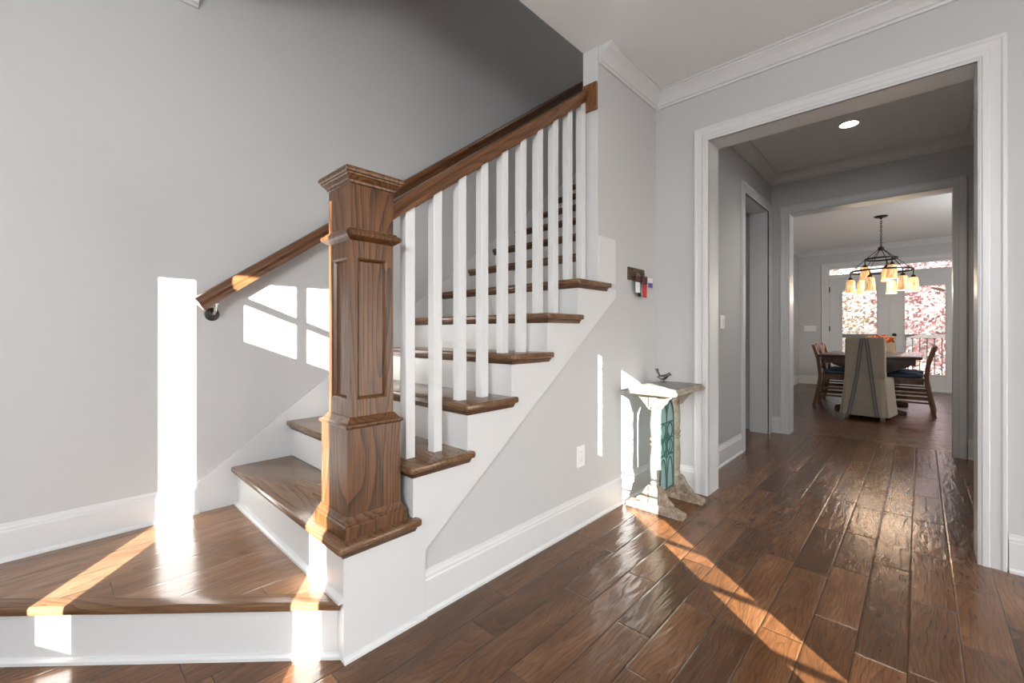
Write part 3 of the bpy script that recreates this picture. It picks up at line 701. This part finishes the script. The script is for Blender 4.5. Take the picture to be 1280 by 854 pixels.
for s in (-1, 1):
    bm = B(); loft(bm, [[(.014, s*.014, .046), (.016, s*.018, .038), (.010, s*.018, .028), (.006, s*.015, .034)], [(-.012, s*.015, .046), (-.012, s*.0205, .038), (-.014, s*.0195, .026), (-.016, s*.014, .034)], [(-.040, s*.007, .040), (-.040, s*.010, .036), (-.041, s*.009, .032), (-.042, s*.006, .036)]]); obj('wing', bm, M_bird, bird)
    bm = B(); tube(bm, [(.004, s*.007, .020), (.0, s*.008, .008), (.002, s*.008, .0045)], .0018, 6)
    for dx in (-.010, .012, .015): tube(bm, [(.002, s*.008, .0045), (dx+.002, s*.008+(.004 if dx == .012 else -.003 if dx == .015 else 0), .0045)], .0013, 6)
    obj('leg', bm, M_bird, bird, smooth=True)
bm = B(); lathe(bm, [(.026, 0), (.027, .002), (.024, .0035)], (0, 0, 0), 20); obj('base', bm, M_bird, bird, smooth=True)

# ------------------------------------------------------------------ french doors at the far end
def leaf(name, x0, x1, gx0, gx1, hinge_left):
    d_ = thing(name, None, None, ((x0+x1)/2, DY, 0)); d_['kind'] = 'structure'
    bm = B(); y0, y1 = DY+.01, DY+.052
    box(bm, x0, gx0, y0, y1, .035, 2.09, .002, 1); box(bm, gx1, x1, y0, y1, .035, 2.09, .002, 1); box(bm, gx0, gx1, y0, y1, .035, .285, .002, 1); box(bm, gx0, gx1, y0, y1, 1.855, 2.09, .002, 1)
    obj('frame', bm, M_trim, d_, world=True)
    bm = B(); sweep(bm, [(gx0, .285), (gx1, .285), (gx1, 1.855), (gx0, 1.855)], [(0, 0), (.014, 0), (.016, .008), (.010, .014), (0, .014)], lambda u, v, b: (u, y0+.004-b, v), True); obj('glass_bead', bm, M_trim, d_, world=True)
    bm = B(); box(bm, gx0, gx1, y0+.018, y0+.024, .285, 1.855); obj('pane', bm, M_pane, d_, world=True)
    return d_
mx = -.39
d1 = leaf('door_1', -1.288, mx-.002, -1.10, -.565, True)
d2 = leaf('door_2', mx+.002, .508, -.21, .328, False)
for zc in (.35, 1.10, 1.86):
    bm = B(); lathe(bm, [(.009, -.05), (.009, .05), (.004, .056)], (-1.286, DY+.002, zc), 10); obj('hinge', bm, M_black, d1, world=True, smooth=True)
bm = B(); lathe(bm, [(.028, 0), (.028, -.012), (.012, -.014), (.012, -.035), (.026, -.040), (.030, -.055), (.022, -.066), (.004, -.068)], (-.335, DY+.01, .985), 18, 'Y'); obj('door_knob', bm, M_black, d2, world=True, smooth=True)
bm = B(); box(bm, mx-.020, mx+.020, DY-.002, DY+.009, .035, 2.09, .002, 1); obj('astragal', bm, M_trim, d2, world=True)
bm = B()
for x0, x1, z0, z1 in ((-1.335, -1.29, 0, 2.30), (.51, .555, 0, 2.30), (-1.29, .51, 2.095, 2.145), (-1.29, .51, 2.255, 2.30), (-1.29, .51, 0, .03)):
    box(bm, x0, x1, DY, DY+.10, z0, z1)
struct('trim_13', bm, M_trim)
bm = B(); box(bm, -1.29, .51, DY+.04, DY+.046, 2.145, 2.255); struct('window_1', bm, M_pane)

# ------------------------------------------------------------------ dining table and chairs
tcx, ty0, ty1 = -.477, 6.86, 8.55
dt = thing('dining_table', 'long dark wood dining table under the chandelier', 'table', (tcx, (ty0+ty1)/2, 0))
bm = B(); box(bm, tcx-.50, tcx+.50, ty0, ty1, .712, .745, .008, 3); obj('tabletop', bm, M_table, dt, world=True, smooth=True)
bm = B()
for a in ((tcx-.44, tcx+.44, ty0+.06, ty0+.085), (tcx-.44, tcx+.44, ty1-.085, ty1-.06), (tcx-.44, tcx-.415, ty0+.085, ty1-.085), (tcx+.415, tcx+.44, ty0+.085, ty1-.085)): box(bm, *a, .635, .7115)
obj('apron', bm, M_table, dt, world=True)
for yy in (ty0+.40, ty1-.40):
    bm = B(); lathe(bm, [(.075, .08), (.075, .16), (.05, .19), (.06, .24), (.085, .33), (.07, .44), (.045, .52), (.065, .56), (.065, .64)], (tcx, yy, 0), 20); obj('pedestal', bm, M_table, dt, world=True, smooth=True)
    bm = B(); extrude_poly(bm, [(tcx-.36, 0), (tcx-.36, .05), (tcx-.20, .09), (tcx+.20, .09), (tcx+.36, .05), (tcx+.36, 0)], yy-.045, yy+.045, XZ, .008, 2); obj('foot', bm, M_table, dt, world=True)
    for q in (-1, 1):
        bm = B(); extrude_poly(bm, [(tcx+q*a, b) for a, b in ((.05, .42), (.09, .45), (.16, .50), (.26, .56), (.38, .60), (.40, .635), (.05, .635))], yy-.025, yy+.025, XZ); obj('arched_brace', bm, M_table, dt, world=True)
bm = B(); box(bm, tcx-.03, tcx+.03, ty0+.40, ty1-.40, .10, .16, .005, 2); obj('stretcher', bm, M_table, dt, world=True)

def make_chair(label):
    t = thing('dining_chair', label, 'chair', group='ladder-back dining chairs')
    W = .195; D = .20
    bm = B(); loft(bm, [[(-W, -D, .43), (W, -D, .43), (W+.02, D+.01, .43), (-W-.02, D+.01, .43)], [(-W, -D, .46), (W, -D, .46), (W+.02, D+.01, .46), (-W-.02, D+.01, .46)]]); bmesh.ops.bevel(bm, geom=list(bm.edges), offset=.008, segments=2, affect='EDGES'); obj('seat', bm, M_chair, t)
    bm = B(); box(bm, -W+.01, W-.01, -D+.01, -D+.03, .38, .43); box(bm, -W, W, D-.04, D-.02, .38, .43); box(bm, -W, -W+.02, -D+.03, D-.04, .38, .43); box(bm, W-.02, W, -D+.03, D-.04, .38, .43); obj('seat_frame', bm, M_chair, t)
    for s in (-1, 1):
        bm = B(); box(bm, s*(W-.005)-.019, s*(W-.005)+.019, D-.045, D-.007, 0, .43, .004, 1); obj('leg', bm, M_chair, t)
        pr = [(-.285, 0), (-.245, .20), (-.215, .40), (-.215, .48), (-.235, .65), (-.275, .80), (-.295, .855)]
        bm = B(); a_, b_ = s*W-.023, s*W+.023
        loft(bm, [[(a_, y-.020, z), (b_, y-.020, z), (b_, y+.020, z), (a_, y+.020, z)] for y, z in pr]); bmesh.ops.bevel(bm, geom=[e for e in bm.edges if abs(e.verts[0].co.z-e.verts[1].co.z) > .04], offset=.004, segments=1, affect='EDGES'); obj('back_post', bm, M_chair, t, smooth=True)
        for zz in (.16, .27):
            bm = B(); tube(bm, [(s*(W-.005), D-.026, zz), (s*W, -.235, zz)], .011, 8); obj('side_stretcher', bm, M_chair, t, smooth=True)
    for y, zz in ((D-.026, .21), (-.245, .18)):
        bm = B(); tube(bm, [(-W, y, zz), (W, y, zz)], .011, 8); obj('cross_stretcher', bm, M_chair, t, smooth=True)
    # scalloped crest rail and two slats
    top = [(-W+.018+(2*W-.036)*i/16, .80+.075*(.55+.45*math.cos((i-8)/16*2*math.pi*1.0))+(.012 if i in (0, 16) else 0)) for i in range(17)]
    bm = B(); extrude_poly(bm, [(W-.018, .765), ]+[(x, z) for x, z in top[::-1]]+[(-W+.018, .765)], -.292, -.268, XZ); obj('crest_rail', bm, M_chair, t)
    for zz, y in ((.66, -.240), (.555, -.226)):
        bm = B(); pts = [(-W+.016+(2*W-.032)*i/10, zz+.018*math.sin(math.pi*i/10)) for i in range(11)]
        extrude_poly(bm, [(a, b-.05) for a, b in pts]+pts[::-1], y-.010, y+.010, XZ); obj('slat', bm, M_chair, t)
    return t
chair = make_chair('brown ladder-back chair at the near right side of the dining table')
CH = [((-.155, 7.52), math.pi/2, 'brown ladder-back chair at the near right side of the dining table'),
      ((-.145, 8.10), math.pi/2, 'far ladder-back chair on the right, half hidden behind the nearer one'),
      ((-.80, 7.53), -math.pi/2, 'brown ladder-back chair at the near left side of the dining table'),
      ((-.81, 8.09), -math.pi/2, 'far ladder-back chair on the left, mostly hidden by the table')]
def cushion_bm():
    bm = B(); rs = []
    for z, k in ((.0, .90), (.010, .98), (.028, 1.0), (.044, .96), (.054, .80)):
        ring = []
        for i in range(28):
            a = 2*math.pi*i/28; c_, s_ = math.cos(a), math.sin(a); e = .45
            ring.append((.185*k*math.copysign(abs(c_)**e, c_), .185*k*math.copysign(abs(s_)**e, s_), z))
        rs.append(ring)
    loft(bm, rs); return bm
for i, ((x, y), rz, lab) in enumerate(CH):
    if i == 0: chair.location = (x, y, 0); chair.rotation_euler = (0, 0, rz)
    else: dup(chair, (x, y, 0), rz, lab)
    c = obj('seat_cushion', cushion_bm(), M_cushion, loc=(x, y, .4605), smooth=True)
    tag(c, ['navy cushion on the near right ladder-back chair', 'navy cushion on the far right ladder-back chair', 'navy cushion on the near left ladder-back chair', 'navy cushion on the far left ladder-back chair'][i], 'cushion', 'navy seat cushions')

def slip_chair(label):
    t = thing('slipcovered_chair', label, 'chair', group='slipcovered head chairs')
    def rr(hx, y0, y1, z, wav=0.0, n=48):
        ring = []
        cy = (y0+y1)/2; hy = (y1-y0)/2
        for i in range(n):
            a = 2*math.pi*i/n; c_, s_ = math.cos(a), math.sin(a); e = .28
            k = 1+wav*math.sin(a*9+.7)
            ring.append((hx*k*math.copysign(abs(c_)**e, c_), cy+hy*k*math.copysign(abs(s_)**e, s_), z))
        return ring
    bm = B()
    loft(bm, [rr(.238, -.115, .46, .055, .030), rr(.228, -.10, .455, .16, .022), rr(.217, -.08, .44, .30, .012), rr(.210, -.062, .42, .43, .004), rr(.208, -.055, .415, .475), rr(.20, -.05, .405, .49), rr(.195, -.05, .05, .495), rr(.190, -.048, .045, .60), rr(.187, -.048, .042, .93), rr(.184, -.045, .040, .962), rr(.175, -.036, .032, .972)])
    obj('slipcover', bm, M_linen, t, smooth=True)
    # inverted pleat with striped edges down the back
    Z = [.055, .16, .30, .43, .49, .60, .80, .965]; YB = [-.120, -.104, -.083, -.065, -.056, -.0535, -.052, -.052]
    hw = [.120, .103, .083, .066, .058, .045, .025, .008]
    bm = B(); pts = [(-w_, y_-.0006, z_) for w_, y_, z_ in zip(hw, YB, Z)]; pts2 = [(w_, y_-.0006, z_) for w_, y_, z_ in zip(hw, YB, Z)]
    a = [bm.verts.new(p) for p in pts]; b = [bm.verts.new(p) for p in pts2]
    a2 = [bm.verts.new((p[0], p[1]+.01, p[2])) for p in pts]; b2 = [bm.verts.new((p[0], p[1]+.01, p[2])) for p in pts2]
    for i in range(len(a)-1):
        bm.faces.new((a[i], b[i], b[i+1], a[i+1])); bm.faces.new((a2[i], a2[i+1], b2[i+1], b2[i])); bm.faces.new((a[i], a[i+1], a2[i+1], a2[i])); bm.faces.new((b[i], b2[i], b2[i+1], b[i+1]))
    bm.faces.new((a[0], a2[0], b2[0], b[0])); bm.faces.new((a[-1], b[-1], b2[-1], a2[-1]))
    obj('pleat', bm, M_linen2, t)
    for s in (-1, 1):
        for off in (.0, .026):
            bm = B(); wd = .0075
            rg = [[(s*(w_+off)-wd, y_-.004, z_), (s*(w_+off)+wd, y_-.004, z_), (s*(w_+off)+wd, y_+.006, z_), (s*(w_+off)-wd, y_+.006, z_)] for w_, y_, z_ in zip(hw, YB, Z)]
            loft(bm, rg); obj('stripe', bm, M_stripe, t)
        for y in (-.02, .37):
            bm = B(); box(bm, s*.165-.02, s*.165+.02, y-.02, y+.02, 0, .30, .003, 1); obj('leg', bm, M_worn, t)
    return t
sc1 = slip_chair('linen slipcovered chair with striped pleated back at the near table end')
sc1.location = (-.475, 6.62, 0); sc1.rotation_euler = (0, 0, math.radians(-7))
dup(sc1, (-.46, 9.02, 0), math.pi, 'linen slipcovered chair at the far end of the dining table')

cp = thing('leaf_centerpiece', 'orange autumn leaf arrangement in a cream vase on the dining table', 'centerpiece', (-.40, 7.62, .745))
bm = B(); lathe(bm, [(.045, 0), (.055, .01), (.075, .06), (.060, .11), (.045, .135), (.052, .15), (.045, .152)], (0, 0, 0), 20); obj('vase', bm, M_vase, cp, smooth=True)
bm = B()
for i in range(150):
    a = R.uniform(0, 6.283); rr_ = R.uniform(0, 1)**.5*.15; zc = .17+R.uniform(-.02, .09)*(1.1-rr_/.2)
    c = Vector((rr_*math.cos(a), rr_*math.sin(a), zc)); n = Vector((R.uniform(-1, 1), R.uniform(-1, 1), R.uniform(-.5, 1))).normalized(); u = n.orthogonal().normalized(); v = n.cross(u)
    q = [c+u*.028, c+v*.016+n*.004, c-u*.028, c-v*.016+n*.004]
    bm.faces.new([bm.verts.new(p) for p in q])
obj('leaves', bm, M_leafo, cp)

# ------------------------------------------------------------------ chandelier
cx, cy = -.395, 7.90
ch = thing('chandelier', 'two-tier black iron chandelier with nine lit amber glass shades', 'chandelier', (cx, cy, CZ))
bm = B(); lathe(bm, [(.075, 0), (.075, -.010), (.06, -.018), (.02, -.024), (.012, -.04)], (cx, cy, CZ), 24); obj('canopy', bm, M_black, ch, world=True, smooth=True)
zc = CZ-.04
i = 0
bmc = B()
while zc > 2.24:
    pts = []
    for k in range(12):
        a = 2*math.pi*k/12; du, dv = .010*math.cos(a), .020*math.sin(a)
        pts.append((cx+(du if i % 2 else 0), cy+(0 if i % 2 else du), zc-.018+dv))
    tube(bmc, pts, .0035, 6, True); zc -= .029; i += 1
obj('chain', bmc, M_black, ch, world=True, smooth=True)
HZ = 2.185
bm = B(); lathe(bm, [(.010, .055), (.014, .04), (.032, .03), (.036, .0), (.030, -.012), (.01, -.016)], (cx, cy, HZ), 18); obj('hub', bm, M_black, ch, world=True, smooth=True)
UZ, UR, LZ, LR = 2.055, .175, 1.885, .338
for zz, rr_ in ((UZ, UR), (LZ, LR)):
    bm = B(); sweep(bm, [(cx+rr_*math.cos(2*math.pi*k/40), cy+rr_*math.sin(2*math.pi*k/40)) for k in range(40)], [(-.006, zz-.011), (.006, zz-.011), (.006, zz+.011), (-.006, zz+.011)], XY, True); obj('ring', bm, M_black, ch, world=True, smooth=True)
for k in range(3):
    a = math.radians(13+60+120*k)
    bm = B(); tube(bm, [(cx+.03*math.cos(a), cy+.03*math.sin(a), HZ), (cx+UR*math.cos(a), cy+UR*math.sin(a), UZ)], .005, 6); tube(bm, [(cx+UR*math.cos(a), cy+UR*math.sin(a), UZ), (cx+LR*math.cos(a), cy+LR*math.sin(a), LZ)], .005, 6)
    obj('strut', bm, M_black, ch, world=True)
    a += math.radians(60); bm = B(); tube(bm, [(cx+.03*math.cos(a), cy+.03*math.sin(a), HZ), (cx+LR*math.cos(a), cy+LR*math.sin(a), LZ)], .004, 6); obj('strut', bm, M_black, ch, world=True)
def shade(px_, py_, zr):
    bm = B(); tube(bm, [(px_, py_, zr), (px_, py_, zr-.085)], .006, 8); lathe(bm, [(.008, -.06), (.018, -.066), (.026, -.080), (.028, -.095), (.02, -.098)], (px_, py_, zr), 12); s_ = obj('stem', bm, M_black, ch, world=True, smooth=True)
    bm = B(); pr = [(.030, -.095), (.046, -.105), (.053, -.130), (.055, -.20), (.058, -.25), (.064, -.285), (.062, -.287), (.055, -.25), (.052, -.20), (.049, -.13), (.040, -.108), (.028, -.099)]
    o = lathe(bm, pr, (px_, py_, zr), 24); obj('shade', bm, M_shade, ch, world=True, smooth=True)
    bm = B(); lathe(bm, [(.008, -.10), (.012, -.12), (.024, -.16), (.028, -.185), (.022, -.21), (.004, -.22)], (px_, py_, zr), 12); obj('bulb', bm, M_bulb, ch, world=True, smooth=True)
    lamp('chandelier_bulb', (px_, py_, zr-.30), 2.2, (1, .82, .6), .04)
for k in range(6):
    a = math.radians(13+60*k); shade(cx+LR*math.cos(a), cy+LR*math.sin(a), LZ-.01)
for k in range(3):
    a = math.radians(73+120*k); shade(cx+UR*math.cos(a), cy+UR*math.sin(a), UZ-.01)

# ------------------------------------------------------------------ outside the french doors
bm = B(); box(bm, -4, 5, DY+.14, 13.4, -.16, -.05); struct('floor_deck', bm, M_deck)
dr = thing('deck_railing', 'wooden deck railing with thin balusters outside the french doors', 'railing', (.3, 13.0, -.05))
bm = B(); box(bm, -3.5, 4.5, 12.93, 13.07, .90, .985, .006, 2); obj('top_rail', bm, M_railp, dr, world=True)
bm = B(); box(bm, -3.5, 4.5, 12.98, 13.02, .03, .07); obj('bottom_rail', bm, M_railp, dr, world=True)
for i in range(44):
    x = -2.2+i*.115; bm = B(); box(bm, x, x+.022, 12.99, 13.012, .07, .90); obj('baluster', bm, M_black, dr, world=True)
bm = B(); box(bm, -30, 30, 13.6, 60, -2.1, -2.0); struct('ground', bm, M_lawn)
def tree(label, x, y, hgt, rad, mt, n, seed):
    q = random.Random(seed); t = thing('autumn_tree', label, 'tree', (x, y, -2.0))
    bm = B(); tube(bm, [(0, 0, 0), (.05, 0, hgt*.3), (-.05, .05, hgt*.6), (0, 0, hgt*.95)], [.16, .13, .08, .02], 10)
    for i in range(16):
        a = q.uniform(0, 6.28); z = hgt*q.uniform(.25, .85); L = rad*q.uniform(.5, 1)
        tube(bm, [(0, 0, z), (L*.5*math.cos(a), L*.5*math.sin(a), z+L*.25), (L*math.cos(a), L*math.sin(a), z+L*.4)], [.05, .03, .008], 6)
    obj('trunk', bm, M_bark, t, smooth=True)
    bm = B()
    for i in range(n):
        while True:
            p = Vector((q.uniform(-1, 1), q.uniform(-1, 1), q.uniform(-1, 1)))
            if p.length < 1 and q.random() < .25+.75*(math.sin(p.x*7+seed)*math.sin(p.y*6)*math.sin(p.z*8+1) > -.1): break
        c = Vector((p.x*rad, p.y*rad, hgt*.60+p.z*hgt*.48)); nn = Vector((q.uniform(-1, 1), q.uniform(-1, 1), q.uniform(-1, 1))).normalized(); u = nn.orthogonal().normalized(); v = nn.cross(u); s_ = q.uniform(.06, .11)
        bm.faces.new([bm.verts.new(k) for k in (c+u*s_, c+v*s_*.6, c-u*s_, c-v*s_*.6)])
    obj('foliage', bm, mt, t)
tree('pink-leaved autumn tree beyond the right french door', .75, 17.5, 6.0, 1.9, M_pink, 4200, 3)
tree('pale peach autumn tree beyond the left french door', -2.9, 19.5, 6.4, 1.9, M_peach, 2600, 5)
